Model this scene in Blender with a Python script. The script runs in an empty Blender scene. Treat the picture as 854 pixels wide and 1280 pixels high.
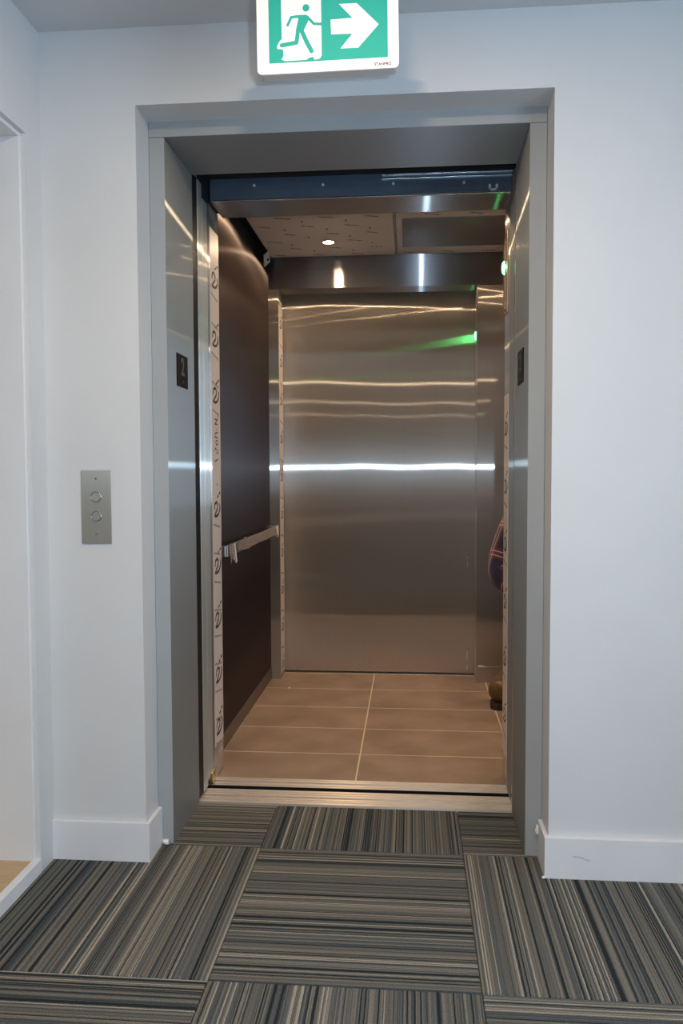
import bpy, bmesh, math, random
from mathutils import Vector, Matrix
random.seed(7)
C = bpy.context.scene.collection
S = bpy.context.scene

# ------------------------------------------------------------------ camera
CAM_Z = 1.141
cd = bpy.data.cameras.new('camera'); cam = bpy.data.objects.new('camera', cd); C.objects.link(cam)
F_PX = 1018.0
cd.sensor_fit = 'VERTICAL'; cd.sensor_height = 36.0
cd.lens = F_PX / 1280.0 * 36.0
cd.clip_start = 0.02
right = Vector((0.996431742, 0.0843206828, -0.00371570681))
down = Vector((0.000347685, -0.0481239718, -0.99884131))
fwd = Vector((-0.084401796, 0.995275894, -0.04797157))
cam.matrix_world = Matrix(((right.x, -down.x, -fwd.x, 0.0), (right.y, -down.y, -fwd.y, 0.0),
                           (right.z, -down.z, -fwd.z, CAM_Z), (0, 0, 0, 1)))
S.camera = cam
# ------------------------------------------------------------------ view, world, lights
S.view_settings.view_transform = 'Standard'
S.view_settings.look = 'None'
S.view_settings.gamma = 1.0
S.view_settings.exposure = 0.0
S.view_settings.use_curve_mapping = False
S.cycles.use_denoising = True
S.cycles.max_bounces = 10
S.cycles.sample_clamp_indirect = 6.0

w = bpy.data.worlds.new('daylight'); S.world = w; w.use_nodes = True
bg = w.node_tree.nodes['Background']; bg.inputs[0].default_value = (0.55, 0.75, 1.0, 1); bg.inputs[1].default_value = 8.5

def area(name, loc, rot, size, power, col, spread=math.pi, shape='DISK', size_y=None):
    l = bpy.data.lights.new(name, 'AREA'); l.shape = shape; l.size = size
    if size_y: l.size_y = size_y
    l.energy = power; l.color = col; l.spread = spread
    o = bpy.data.objects.new(name, l); C.objects.link(o); o.location = loc; o.rotation_euler = rot
    return o
# the camera's flash, a small lamp beside the lens
area('camera_flash', (0.115, -0.01, 1.195), (math.radians(90), 0, 0), 0.045, 15.5, (0.59, 0.79, 1.0))
# daylight enters by the hall window: a portal guides the sky's light through the opening
pl = area('window_portal', (1.66, 0.1, 1.5), (0, math.radians(90), 0), 1.3, 1.0, (1, 1, 1), shape='RECTANGLE', size_y=1.8)
pl.data.cycles.is_portal = True
WARM = (1.0, 0.76, 0.50)
HALL_Y = (1.17, -2.3, -5.6, -9.0)
HALL_P = (21.0, 22.0, 22.0, 22.0)

# ------------------------------------------------------------------ helpers
def link(o, parent=None):
    C.objects.link(o)
    if parent is not None:
        o.parent = parent
    return o

def obj(name, bm, m, parent=None, smooth=False):
    me = bpy.data.meshes.new(name); bm.normal_update(); bm.to_mesh(me); bm.free()
    if m is not None:
        for mm in (m if isinstance(m, (list, tuple)) else [m]): me.materials.append(mm)
    if smooth:
        for p in me.polygons: p.use_smooth = True
    o = bpy.data.objects.new(name, me)
    link(o)
    if parent is not None:
        o.parent = parent
        o.matrix_parent_inverse = Matrix.Translation(-parent.location)
    return o

def tag(o, label, cat, group=None, kind=None):
    if label: o['label'] = label
    if cat: o['category'] = cat
    if group: o['group'] = group
    if kind: o['kind'] = kind
    return o

def thing(name, label, cat, loc=(0, 0, 0), group=None):
    o = bpy.data.objects.new(name, None); C.objects.link(o); o.location = loc
    o.empty_display_size = 0.1
    return tag(o, label, cat, group)

def box(bm, x0, x1, y0, y1, z0, z1, bev=0.0, seg=2):
    t = bmesh.new()
    r = bmesh.ops.create_cube(t, size=1.0)
    for v in t.verts:
        v.co = Vector(((x0 + x1) / 2 + v.co.x * (x1 - x0), (y0 + y1) / 2 + v.co.y * (y1 - y0), (z0 + z1) / 2 + v.co.z * (z1 - z0)))
    if bev > 0:
        bmesh.ops.bevel(t, geom=list(t.edges), offset=bev, segments=seg, affect='EDGES', profile=0.5)
    merge(bm, t)
    return bm

def merge(bm, t):
    me = bpy.data.meshes.new('tmp'); t.to_mesh(me); t.free()
    bm.from_mesh(me); bpy.data.meshes.remove(me)

def bx(name, x0, x1, y0, y1, z0, z1, m, parent=None, bev=0.0, seg=2):
    return obj(name, box(bmesh.new(), x0, x1, y0, y1, z0, z1, bev, seg), m, parent)

def cyl(bm, p0, p1, r0, r1=None, n=24, caps=True):
    r1 = r0 if r1 is None else r1
    p0 = Vector(p0); p1 = Vector(p1); d = p1 - p0
    q = d.to_track_quat('Z', 'Y').to_matrix().to_4x4()
    t = bmesh.new()
    bmesh.ops.create_cone(t, cap_ends=caps, segments=n, radius1=r0, radius2=r1, depth=d.length)
    bmesh.ops.transform(t, matrix=Matrix.Translation((p0 + p1) / 2) @ q, verts=t.verts)
    merge(bm, t)
    return bm

def ring(bm, c, axis, r_out, r_in, h, n=32):
    """flat ring with thickness h along axis, starting at c"""
    a = Vector(axis).normalized(); q = a.to_track_quat('Z', 'Y')
    vs = []
    for (r, z) in ((r_in, 0), (r_out, 0), (r_out, h * .6), (r_out - (r_out - r_in) * .3, h), (r_in + (r_out - r_in) * .2, h), (r_in, h * .5)):
        vs.append([bm.verts.new(Vector(c) + q @ Vector((r * math.cos(2 * math.pi * i / n), r * math.sin(2 * math.pi * i / n), z))) for i in range(n)])
    k = len(vs)
    for j in range(k):
        A, B = vs[j], vs[(j + 1) % k]
        for i in range(n):
            bm.faces.new((A[i], A[(i + 1) % n], B[(i + 1) % n], B[i]))
    return bm

def prism(bm, pts, fn, d):
    """polygon pts (s,t) mapped by fn(s,t,depth) and extruded from depth 0 to d"""
    a = [bm.verts.new(fn(s, t, 0.0)) for s, t in pts]; b = [bm.verts.new(fn(s, t, d)) for s, t in pts]
    n = len(pts)
    fa = bm.faces.new(a); fb = bm.faces.new(list(reversed(b)))
    for i in range(n):
        bm.faces.new((a[i], b[i], b[(i + 1) % n], a[(i + 1) % n]))
    fa.normal_update(); fb.normal_update()
    bmesh.ops.triangulate(bm, faces=[fa, fb])
    return bm

LAY = [0]
def stroke(bm, pts, wd, fn, d0, cap=True):
    """a thick polyline as flat print; each piece a hair higher than the last"""
    LAY[0] += 1; d = d0 + (LAY[0] % 12) * .00002
    pts = [Vector(p) for p in pts]
    for i in range(len(pts) - 1):
        a, b = pts[i], pts[i + 1]; t = (b - a)
        if t.length < 1e-9: continue
        t.normalize(); n = Vector((-t.y, t.x)) * wd / 2
        prism(bm, [a + n, a - n, b - n, b + n], fn, d + i * .00002)
    if cap:
        for p in pts:
            d += .000013
            prism(bm, [p + Vector((math.cos(k * math.pi / 4), math.sin(k * math.pi / 4))) * wd / 2 for k in range(8)], fn, d)
    return bm

def fix(o):
    bm = bmesh.new(); bm.from_mesh(o.data); bmesh.ops.recalc_face_normals(bm, faces=bm.faces); bm.to_mesh(o.data); bm.free(); return o

# ------------------------------------------------------------------ materials
def mat(name):
    m = bpy.data.materials.new(name); m.use_nodes = True
    nt = m.node_tree; nt.nodes.clear()
    out = nt.nodes.new('ShaderNodeOutputMaterial')
    return m, nt, out

def N(nt, t, **kw):
    n = nt.nodes.new(t)
    for k, v in kw.items(): setattr(n, k, v)
    return n

def principled(name, col, rough=0.5, metal=0.0, noise=0.0, nscale=20.0, bump=0.0, bscale=200.0, spec=0.5, emit=None, estr=0.0, stretch=(1, 1, 1), coat=0.0, sheen=0.0):
    m, nt, out = mat(name)
    p = N(nt, 'ShaderNodeBsdfPrincipled')
    p.inputs['Base Color'].default_value = (*col, 1); p.inputs['Roughness'].default_value = rough
    p.inputs['Metallic'].default_value = metal; p.inputs['Specular IOR Level'].default_value = spec
    p.inputs['Coat Weight'].default_value = coat; p.inputs['Sheen Weight'].default_value = sheen
    nt.links.new(p.outputs[0], out.inputs[0])
    geo = N(nt, 'ShaderNodeNewGeometry')
    mp = N(nt, 'ShaderNodeMapping'); mp.inputs['Scale'].default_value = stretch
    nt.links.new(geo.outputs['Position'], mp.inputs[0])
    if noise > 0:
        nz = N(nt, 'ShaderNodeTexNoise'); nz.inputs['Scale'].default_value = nscale; nz.inputs['Detail'].default_value = 6
        nt.links.new(mp.outputs[0], nz.inputs[0])
        mr = N(nt, 'ShaderNodeMapRange'); mr.inputs[1].default_value = .3; mr.inputs[2].default_value = .7
        mr.inputs[3].default_value = 1 - noise; mr.inputs[4].default_value = 1 + noise
        nt.links.new(nz.outputs[0], mr.inputs[0])
        mx = N(nt, 'ShaderNodeVectorMath', operation='SCALE'); mx.inputs[0].default_value = col
        nt.links.new(mr.outputs[0], mx.inputs['Scale']); nt.links.new(mx.outputs[0], p.inputs['Base Color'])
    if bump > 0:
        nb = N(nt, 'ShaderNodeTexNoise'); nb.inputs['Scale'].default_value = bscale; nb.inputs['Detail'].default_value = 4
        nt.links.new(mp.outputs[0], nb.inputs[0])
        b = N(nt, 'ShaderNodeBump'); b.inputs['Strength'].default_value = bump; b.inputs['Distance'].default_value = 0.002
        nt.links.new(nb.outputs[0], b.inputs['Height']); nt.links.new(b.outputs[0], p.inputs['Normal'])
    if emit:
        p.inputs['Emission Color'].default_value = (*emit, 1); p.inputs['Emission Strength'].default_value = estr
    return m

def steel(name, grain, col=(0.52, 0.51, 0.49), sharp=(0.24, 0.90), broad=(0.55, 0.55), mix=0.5, wave=0.0, wscale=(0.8, 0.8, 3.0), diffuse=0.06, grainy=0.05, under=None):
    """brushed sheet metal: smooth along the grain, rough across it, in two lobes"""
    m, nt, out = mat(name)
    tv = N(nt, 'ShaderNodeCombineXYZ')
    for i in range(3): tv.inputs[i].default_value = grain[i]
    g1 = N(nt, 'ShaderNodeBsdfAnisotropic'); g2 = N(nt, 'ShaderNodeBsdfAnisotropic')
    geo = N(nt, 'ShaderNodeNewGeometry')
    # fine brushing in the colour, stretched along the grain
    mp = N(nt, 'ShaderNodeMapping'); mp.inputs['Scale'].default_value = [4.0 if grain[i] else 900.0 for i in range(3)]
    nt.links.new(geo.outputs['Position'], mp.inputs[0])
    nz = N(nt, 'ShaderNodeTexNoise'); nz.inputs['Scale'].default_value = 1.0; nz.inputs['Detail'].default_value = 3
    nt.links.new(mp.outputs[0], nz.inputs[0])
    mr = N(nt, 'ShaderNodeMapRange'); mr.inputs[1].default_value = .3; mr.inputs[2].default_value = .7; mr.inputs[3].default_value = 1 - grainy; mr.inputs[4].default_value = 1 + grainy
    nt.links.new(nz.outputs[0], mr.inputs[0])
    sc = N(nt, 'ShaderNodeVectorMath', operation='SCALE'); sc.inputs[0].default_value = col
    nt.links.new(mr.outputs[0], sc.inputs['Scale'])
    for g, (r, a) in ((g1, sharp), (g2, broad)):
        g.inputs['Roughness'].default_value = r; g.inputs['Anisotropy'].default_value = a
        nt.links.new(sc.outputs[0], g.inputs['Color']); nt.links.new(tv.outputs[0], g.inputs['Tangent'])
    if wave > 0:
        mw = N(nt, 'ShaderNodeMapping'); mw.inputs['Scale'].default_value = wscale
        nt.links.new(geo.outputs['Position'], mw.inputs[0])
        nw = N(nt, 'ShaderNodeTexNoise'); nw.inputs['Scale'].default_value = 1.0; nw.inputs['Detail'].default_value = 1
        nt.links.new(mw.outputs[0], nw.inputs[0])
        b = N(nt, 'ShaderNodeBump'); b.inputs['Strength'].default_value = 1.0; b.inputs['Distance'].default_value = wave
        nt.links.new(nw.outputs[0], b.inputs['Height'])
        for g in (g1, g2): nt.links.new(b.outputs[0], g.inputs['Normal'])
    mix1 = N(nt, 'ShaderNodeMixShader'); mix1.inputs[0].default_value = mix
    nt.links.new(g1.outputs[0], mix1.inputs[1]); nt.links.new(g2.outputs[0], mix1.inputs[2])
    df = N(nt, 'ShaderNodeBsdfDiffuse'); df.inputs[0].default_value = (*(under or col), 1)
    mix2 = N(nt, 'ShaderNodeMixShader'); mix2.inputs[0].default_value = diffuse
    nt.links.new(mix1.outputs[0], mix2.inputs[1]); nt.links.new(df.outputs[0], mix2.inputs[2])
    nt.links.new(mix2.outputs[0], out.inputs[0])
    return m

def carpet_mat():
    m, nt, out = mat('carpet_striped')
    uv = N(nt, 'ShaderNodeUVMap'); uv.uv_map = 'stripe'
    oi = N(nt, 'ShaderNodeObjectInfo')
    sep = N(nt, 'ShaderNodeSeparateXYZ'); nt.links.new(uv.outputs[0], sep.inputs[0])
    # slight waviness of the yarn rows
    geo = N(nt, 'ShaderNodeNewGeometry')
    wob = N(nt, 'ShaderNodeTexNoise'); wob.inputs['Scale'].default_value = 60; nt.links.new(geo.outputs['Position'], wob.inputs[0])
    wm = N(nt, 'ShaderNodeMath', operation='MULTIPLY_ADD'); wm.inputs[1].default_value = 0.0022
    nt.links.new(wob.outputs[0], wm.inputs[0]); nt.links.new(sep.outputs[0], wm.inputs[2])
    off = N(nt, 'ShaderNodeMath', operation='MULTIPLY_ADD'); off.inputs[1].default_value = 53.0
    nt.links.new(oi.outputs['Random'], off.inputs[0]); nt.links.new(wm.outputs[0], off.inputs[2])
    def row(scale, seed):
        a = N(nt, 'ShaderNodeMath', operation='MULTIPLY_ADD'); a.inputs[1].default_value = scale; a.inputs[2].default_value = seed
        nt.links.new(off.outputs[0], a.inputs[0])
        f = N(nt, 'ShaderNodeMath', operation='FLOOR'); nt.links.new(a.outputs[0], f.inputs[0])
        wn = N(nt, 'ShaderNodeTexWhiteNoise', noise_dimensions='1D'); nt.links.new(f.outputs[0], wn.inputs['W'])
        return wn, a
    w1, a1 = row(135.0, 3.3); w2, a2 = row(310.0, 11.7)
    mixv = N(nt, 'ShaderNodeMath', operation='MULTIPLY_ADD'); mixv.inputs[1].default_value = 0.46
    h2 = N(nt, 'ShaderNodeMath', operation='MULTIPLY'); h2.inputs[1].default_value = 0.54
    nt.links.new(w2.outputs[0], h2.inputs[0]); nt.links.new(w1.outputs[0], mixv.inputs[0]); nt.links.new(h2.outputs[0], mixv.inputs[2])
    cr = N(nt, 'ShaderNodeValToRGB'); cr.color_ramp.interpolation = 'CONSTANT'
    stops = [(0.0, (0.017, 0.020, 0.021)), (0.24, (0.042, 0.050, 0.053)), (0.35, (0.098, 0.091, 0.078)), (0.47, (0.060, 0.068, 0.069)), (0.54, (0.128, 0.117, 0.097)),
             (0.64, (0.080, 0.085, 0.081)), (0.72, (0.155, 0.140, 0.114)), (0.84, (0.27, 0.238, 0.190))]
    el = cr.color_ramp.elements
    el[0].position = 0; el[0].color = (*stops[0][1], 1); el[1].position = stops[1][0]; el[1].color = (*stops[1][1], 1)
    for p_, c_ in stops[2:]:
        e = el.new(p_); e.color = (*c_, 1)
    nt.links.new(mixv.outputs[0], cr.inputs[0])
    # tufts
    tf = N(nt, 'ShaderNodeTexNoise'); tf.inputs['Scale'].default_value = 420; tf.inputs['Detail'].default_value = 2; nt.links.new(geo.outputs['Position'], tf.inputs[0])
    tr = N(nt, 'ShaderNodeMapRange'); tr.inputs[1].default_value = .3; tr.inputs[2].default_value = .7; tr.inputs[3].default_value = .70; tr.inputs[4].default_value = 1.75
    nt.links.new(tf.outputs[0], tr.inputs[0])
    mx = N(nt, 'ShaderNodeVectorMath', operation='SCALE'); nt.links.new(cr.outputs[0], mx.inputs[0]); nt.links.new(tr.outputs[0], mx.inputs['Scale'])
    p = N(nt, 'ShaderNodeBsdfPrincipled'); p.inputs['Roughness'].default_value = 0.95; p.inputs['Specular IOR Level'].default_value = 0.1
    nt.links.new(mx.outputs[0], p.inputs['Base Color'])
    hs = N(nt, 'ShaderNodeMath', operation='FRACT'); nt.links.new(a1.outputs[0], hs.inputs[0])
    ha = N(nt, 'ShaderNodeMath', operation='PINGPONG'); ha.inputs[1].default_value = .5; nt.links.new(hs.outputs[0], ha.inputs[0])
    hb = N(nt, 'ShaderNodeMath', operation='ADD'); nt.links.new(ha.outputs[0], hb.inputs[0]); nt.links.new(tf.outputs[0], hb.inputs[1])
    b = N(nt, 'ShaderNodeBump'); b.inputs['Strength'].default_value = 0.6; b.inputs['Distance'].default_value = 0.003
    nt.links.new(hb.outputs[0], b.inputs['Height']); nt.links.new(b.outputs[0], p.inputs['Normal'])
    nt.links.new(p.outputs[0], out.inputs[0])
    return m

def emission(name, col, st):
    m, nt, out = mat(name); e = N(nt, 'ShaderNodeEmission'); e.inputs[0].default_value = (*col, 1); e.inputs[1].default_value = st
    nt.links.new(e.outputs[0], out.inputs[0]); return m

M_wall = principled('wall_paint', (0.635, 0.635, 0.63), 0.75, noise=0.02, nscale=3, bump=0.25, bscale=350)
M_ceil = principled('ceiling_paint', (0.58, 0.585, 0.59), 0.85, noise=0.02, nscale=4, bump=0.3, bscale=250)
M_trim = principled('trim_paint', (0.74, 0.74, 0.74), 0.4, noise=0.02, nscale=8)
M_caulk = principled('caulk', (0.78, 0.76, 0.72), 0.6)
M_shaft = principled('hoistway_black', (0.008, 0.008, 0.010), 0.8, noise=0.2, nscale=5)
M_frame = steel('steel_frame', (0, 0, 1), (0.37, 0.38, 0.37), (0.16, 0.96), (0.46, 0.65), 0.68, 0.0, diffuse=0.40)
M_frameface = principled('frame_paint_grey', (0.345, 0.355, 0.355), 0.5, noise=0.03, nscale=6)
M_head = steel('steel_head', (1, 0, 0), (0.33, 0.33, 0.335), (0.45, 0.75), (0.62, 0.5), 0.5, 0.0, diffuse=0.35)
M_door = steel('steel_door', (0, 0, 1), (0.88, 0.83, 0.78), (0.18, 0.955), (0.38, 0.80), 0.30, 0.0065, (2.2, 1.0, 0.5), diffuse=.05)
M_ret = steel('steel_return', (0, 0, 1), (0.76, 0.70, 0.65), (0.18, 0.955), (0.38, 0.80), 0.30, 0.003, (1.2, 1.0, 0.5), diffuse=.05)
M_trans = steel('steel_transom', (1, 0, 0), (0.40, 0.40, 0.42), (0.18, 0.95), (0.31, 0.84), 0.5, 0.0)
M_sill = steel('aluminium_sill', (1, 0, 0), (0.72, 0.65, 0.57), (0.30, 0.6), (0.55, 0.3), 0.5, 0.0, diffuse=0.22, grainy=0.0)
M_hdr = principled('galvanised_blue_grey', (0.17, 0.225, 0.30), 0.38, 0.75, noise=0.10, nscale=9, stretch=(1, 4, 6))
M_nose = steel('door_edge_steel', (0, 0, 1), (0.66, 0.66, 0.62), (0.22, 0.93), (0.4, 0.75), 0.5, 0.0, diffuse=0.30)
M_bright = principled('bright_steel', (0.62, 0.62, 0.61), 0.22, 1.0)
M_bolt = principled('zinc_bolt', (0.62, 0.66, 0.72), 0.45, 0.2)
M_dark = principled('dark_steel', (0.05, 0.05, 0.055), 0.35, 0.8)
M_lam = steel('bronze_brown_panel', (0, 0, 1), (0.15, 0.135, 0.135), (0.34, 0.82), (0.50, 0.70), 0.5, 0.0, diffuse=0.36, under=(0.055, 0.034, 0.028))
M_skirt = principled('skirting_dark_steel', (0.20, 0.18, 0.16), 0.35, 0.9, noise=0.1, nscale=14)
M_tile = principled('floor_tile_taupe', (0.255, 0.178, 0.128), 0.5, noise=0.22, nscale=5, bump=0.1, bscale=120)
M_grout = principled('grout_pale', (0.62, 0.50, 0.36), 0.9, noise=0.06, nscale=60)
M_film = principled('protective_film_white', (0.66, 0.60, 0.56), 0.35, noise=0.04, nscale=9)
M_ceilfilm = principled('ceiling_film', (0.74, 0.67, 0.63), 0.45, noise=0.05, nscale=6, bump=0.1, bscale=15)
M_hatch = principled('hatch_panel', (0.24, 0.21, 0.20), 0.30, 0.25, noise=0.06, nscale=6, bump=0.06, bscale=12)
M_ink = principled('black_ink', (0.012, 0.012, 0.016), 0.5)
M_inkgrey = principled('grey_ink', (0.22, 0.20, 0.19), 0.5)
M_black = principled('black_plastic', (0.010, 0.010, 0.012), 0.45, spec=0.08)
M_digit = principled('raised_grey', (0.09, 0.10, 0.10), 0.5, spec=0.2)
M_plate = steel('button_plate', (0, 0, 1), (0.36, 0.335, 0.285), (0.3, 0.7), (0.55, 0.4), 0.5, 0.0, diffuse=0.35)
M_white = principled('sign_white', (0.74, 0.72, 0.70), 0.6, emit=(1, 0.97, 0.94), estr=0.10)
M_green = principled('sign_green', (0.002, 0.31, 0.25), 0.7, emit=(0.0, 0.40, 0.32), estr=0.10)
M_signedge = principled('sign_housing', (0.62, 0.61, 0.60), 0.4)
M_led = emission('green_led', (0.10, 1.0, 0.22), 14.0)
M_copper = principled('lantern_plate_metal', (0.70, 0.52, 0.38), 0.25, 1.0)
M_lamp = emission('lamp_glow', (1.0, 0.80, 0.52), 24.0)
M_lamphall = emission('hall_lamp_glow', (1.0, 0.78, 0.50), 8.0)
M_tan = principled('plywood_tan', (0.52, 0.36, 0.20), 0.7, noise=0.08, nscale=10, stretch=(2, 12, 1))
M_carpet = carpet_mat()
M_base = principled('carpet_base', (0.055, 0.055, 0.055), 0.95, noise=0.3, nscale=60)

# ------------------------------------------------------------------ setting: hall
XL, XR, YF, YB = -1.056, 1.62, 2.297, -11.0
HC = 2.395
RX0, RX1, RZ = -0.776, 0.389, 2.181          # the recess in the elevator wall
floor = tag(bx('floor', -2.2, XR + .1, YB, 2.722, -0.30, -0.006, M_base), None, None, kind='structure')
tag(bx('ceiling', -2.2, XR + .1, YB, YF + .02, HC, HC + .2, M_ceil), None, None, kind='structure')
bm = bmesh.new()
box(bm, XL - .4, RX0, YF, 2.60, -0.02, HC + .1); box(bm, RX1, XR + .2, YF, 2.60, -0.02, HC + .1); box(bm, RX0, RX1, YF, 2.60, RZ, HC + .1)
tag(obj('wall_back', bm, M_wall), None, None, kind='structure')
# left wall with a tall opening, its far side close to the corner
OY, OZ = 2.205, 2.078
bm = bmesh.new()
box(bm, XL - .14, XL, OY, YF + .01, -.02, HC + .05); box(bm, XL - .14, XL, 0.9, OY, OZ, HC + .05); box(bm, XL - .14, XL, YB, 0.9, -.02, HC + .05)
tag(obj('wall_left', bm, M_wall), None, None, kind='structure')
# lining of the opening
bm = bmesh.new()
box(bm, XL - .13, XL - 0.013, OY - .012, OY, .03, OZ, .002); box(bm, XL - .13, XL - 0.013, .9, OY - .012, OZ - .012, OZ, .002)
tag(obj('trim_1', bm, M_trim), None, None, kind='structure')
bm = bmesh.new(); box(bm, XL - .020, XL + .003, 0.9, OY - 0.0, -.006, 0.041, .002)
tag(obj('trim_2', bm, M_trim), None, None, kind='structure')
# cupboard room seen through it
bm = bmesh.new()
box(bm, -2.2, XL - .14, OY - 0.005, OY + .09, -.02, HC + .05); box(bm, -2.25, -2.2, 0.7, OY + .09, -.02, HC + .05); box(bm, -2.2, XL - .14, 0.7, .9, -.02, HC + .05)
tag(obj('wall_cupboard', bm, M_wall), None, None, kind='structure')
tag(bx('floor_cupboard', -2.2, XL - .018, .9, OY - .006, -.006, .036, M_tan), None, None, kind='structure')
# right wall with the daylight window, out of frame
WY0, WY1, WZ0, WZ1 = -0.8, 1.0, 0.85, 2.15
bm = bmesh.new()
box(bm, XR, XR + .12, YB, WY0, -.02, HC + .05); box(bm, XR, XR + .12, WY1, YF + .02, -.02, HC + .05)
box(bm, XR, XR + .12, WY0, WY1, -.02, WZ0); box(bm, XR, XR + .12, WY0, WY1, WZ1, HC + .05)
tag(obj('wall_right', bm, M_wall), None, None, kind='structure')
tag(bx('wall_front', XL - .2, XR + .1, YB - .1, YB, -.02, HC + .05, M_wall), None, None, kind='structure')
bm = bmesh.new()
for y0, y1, z0, z1 in ((WY0, WY1, WZ0, WZ0 + .05), (WY0, WY1, WZ1 - .05, WZ1), (WY0, WY0 + .05, WZ0, WZ1), (WY1 - .05, WY1, WZ0, WZ1), (.08, .12, WZ0, WZ1)):
    box(bm, XR + .03, XR + .09, y0, y1, z0, z1, .003)
win = tag(obj('window_1', bm, M_trim), None, None, kind='structure')
m, nt, out = mat('window_glass'); tr = N(nt, 'ShaderNodeBsdfTransparent'); gl = N(nt, 'ShaderNodeBsdfGlossy'); gl.inputs['Roughness'].default_value = .02
mx = N(nt, 'ShaderNodeMixShader'); mx.inputs[0].default_value = .06
nt.links.new(tr.outputs[0], mx.inputs[1]); nt.links.new(gl.outputs[0], mx.inputs[2]); nt.links.new(mx.outputs[0], out.inputs[0])
bx('pane', XR + .055, XR + .061, WY0 + .05, .08, WZ0 + .05, WZ1 - .05, m, win); bx('pane', XR + .055, XR + .061, .12, WY1 - .05, WZ0 + .05, WZ1 - .05, m, win)

# carpet tiles, laid quarter turn
TX, TY = 0.612, 0.6535
X0, Y0 = -0.455, 1.751
def tile_mesh(along_x, wx, wy):
    bm = bmesh.new(); g = 0.0012
    box(bm, g, wx - g, g, wy - g, -0.008, 0.0, 0.0015, 1)
    uvl = bm.loops.layers.uv.new('stripe')
    for f in bm.faces:
        for l in f.loops:
            c = l.vert.co
            l[uvl].uv = (c.y, c.x) if along_x else (c.x, c.y)
    me = bpy.data.meshes.new('carpet_tile'); bm.normal_update(); bm.to_mesh(me); bm.free(); me.materials.append(M_carpet)
    return me
cache = {}
for i in range(-1, 4):
    for j in range(-3, 2):
        x0, y0 = X0 + i * TX, Y0 + j * TY
        x1, y1 = min(x0 + TX, XR), min(y0 + TY, 2.719)
        x0c = max(x0, XL)
        if j == 1: x0 += -0.006 if i == 0 else 0
        if j == 1:                                            # the row in the doorway
            x0c = max(x0c, -0.80); x1 = min(x1, 0.41)
            if x1 - x0c < .05: continue
        k = ((i + j) % 2 == 0, round(x1 - x0c, 4), round(y1 - y0, 4))
        if k not in cache: cache[k] = tile_mesh(*k)
        o = bpy.data.objects.new('carpet_tile', cache[k]); link(o); o.location = (x0c, y0, 0); o.parent = floor
# baseboards wrap into the recess
BT, BH = 0.013, 0.115
def lprof(P):
    bm = bmesh.new(); prism(bm, P, lambda s, t, d: Vector((s, t, d)), BH)
    bmesh.ops.recalc_face_normals(bm, faces=bm.faces); return bm
bm = lprof([(XL, YF - BT), (RX0 + BT, YF - BT), (RX0 + BT, 2.410), (RX0 + .001, 2.410), (RX0 + .001, YF - .0005), (XL, YF - .0005)])
bl = tag(obj('baseboard_left', bm, M_trim), None, None, kind='structure')
bm = lprof([(XR, YF - BT - .006), (RX1 - BT, YF - BT - .006), (RX1 - BT, 2.404), (RX1 - .001, 2.404), (RX1 - .001, YF - .0005), (XR, YF - .0005)])
br = tag(obj('baseboard_right', bm, M_trim), None, None, kind='structure')
def blob(name, c, r, sc, m, parent, seed=1, k=.35, sub=2):
    bm = bmesh.new(); bmesh.ops.create_icosphere(bm, subdivisions=sub, radius=r)
    rr = random.Random(seed)
    for v in bm.verts:
        v.co *= 1 + rr.uniform(-k, k); v.co = Vector((v.co.x * sc[0], v.co.y * sc[1], v.co.z * sc[2])) + Vector(c)
    return obj(name, bm, m, parent, True)
blob('caulk', (-0.752, 2.402, .008), .012, (1, .8, .7), M_caulk, bl, 2)
blob('caulk', (0.374, 2.398, .085), .010, (.6, .6, 1.6), M_caulk, br, 3)
blob('caulk', (0.374, 2.275, .004), .006, (1, 1, .7), M_caulk, br, 4)
bm = bmesh.new(); stroke(bm, [(0.455, .066), (.475, .064), (.49, .057), (.50, .056)], .005, lambda s, t, d: Vector((s, YF - BT - .0061 - d, t)), .0004)
fix(obj('scuff_mark', bm, principled('scuff', (.56, .56, .56), .6), br))

# ------------------------------------------------------------------ hall lights (in the ceiling, behind the frame's upper edge)
WHERE = ('nearest to the elevator', 'second from the elevator', 'third from the elevator', 'farthest from the elevator')
for (y, pw, wh) in zip(HALL_Y, HALL_P, WHERE):
    t = thing('recessed_downlight', 'round recessed hall ceiling downlight with white ring, ' + wh, 'ceiling light', (-0.14, y, HC), 'hall ceiling downlights')
    fix(obj('trim_ring', ring(bmesh.new(), (-0.14, y, HC), (0, 0, -1), .075, .052, .006), M_white, t))
    bm = bmesh.new(); cyl(bm, (-0.14, y, HC - .0015), (-0.14, y, HC), .054)
    obj('lens', bm, M_lamphall, t)
    area('hall_lamp', (-0.14, y, HC - .008), (0, 0, 0), 0.09, pw, WARM)

# ------------------------------------------------------------------ hoistway and landing entrance
bm = bmesh.new()
box(bm, -2.3, -2.2, 2.6, 4.9, -.5, 2.9); box(bm, 2.0, 2.1, 2.6, 4.9, -.5, 2.9); box(bm, -2.3, 2.1, 4.85, 4.95, -.5, 2.9)
box(bm, -2.3, 2.1, 2.6, 4.9, 2.85, 2.95); box(bm, -2.3, 2.1, 2.6, 4.9, -.55, -.45)
box(bm, -2.3, -.782, 2.6, 2.72, -.5, 2.9); box(bm, .395, 2.1, 2.6, 2.72, -.5, 2.9); box(bm, -.782, .395, 2.6, 2.72, 2.192, 2.9)
tag(obj('wall_hoistway', bm, M_shaft), None, None, kind='structure')

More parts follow.
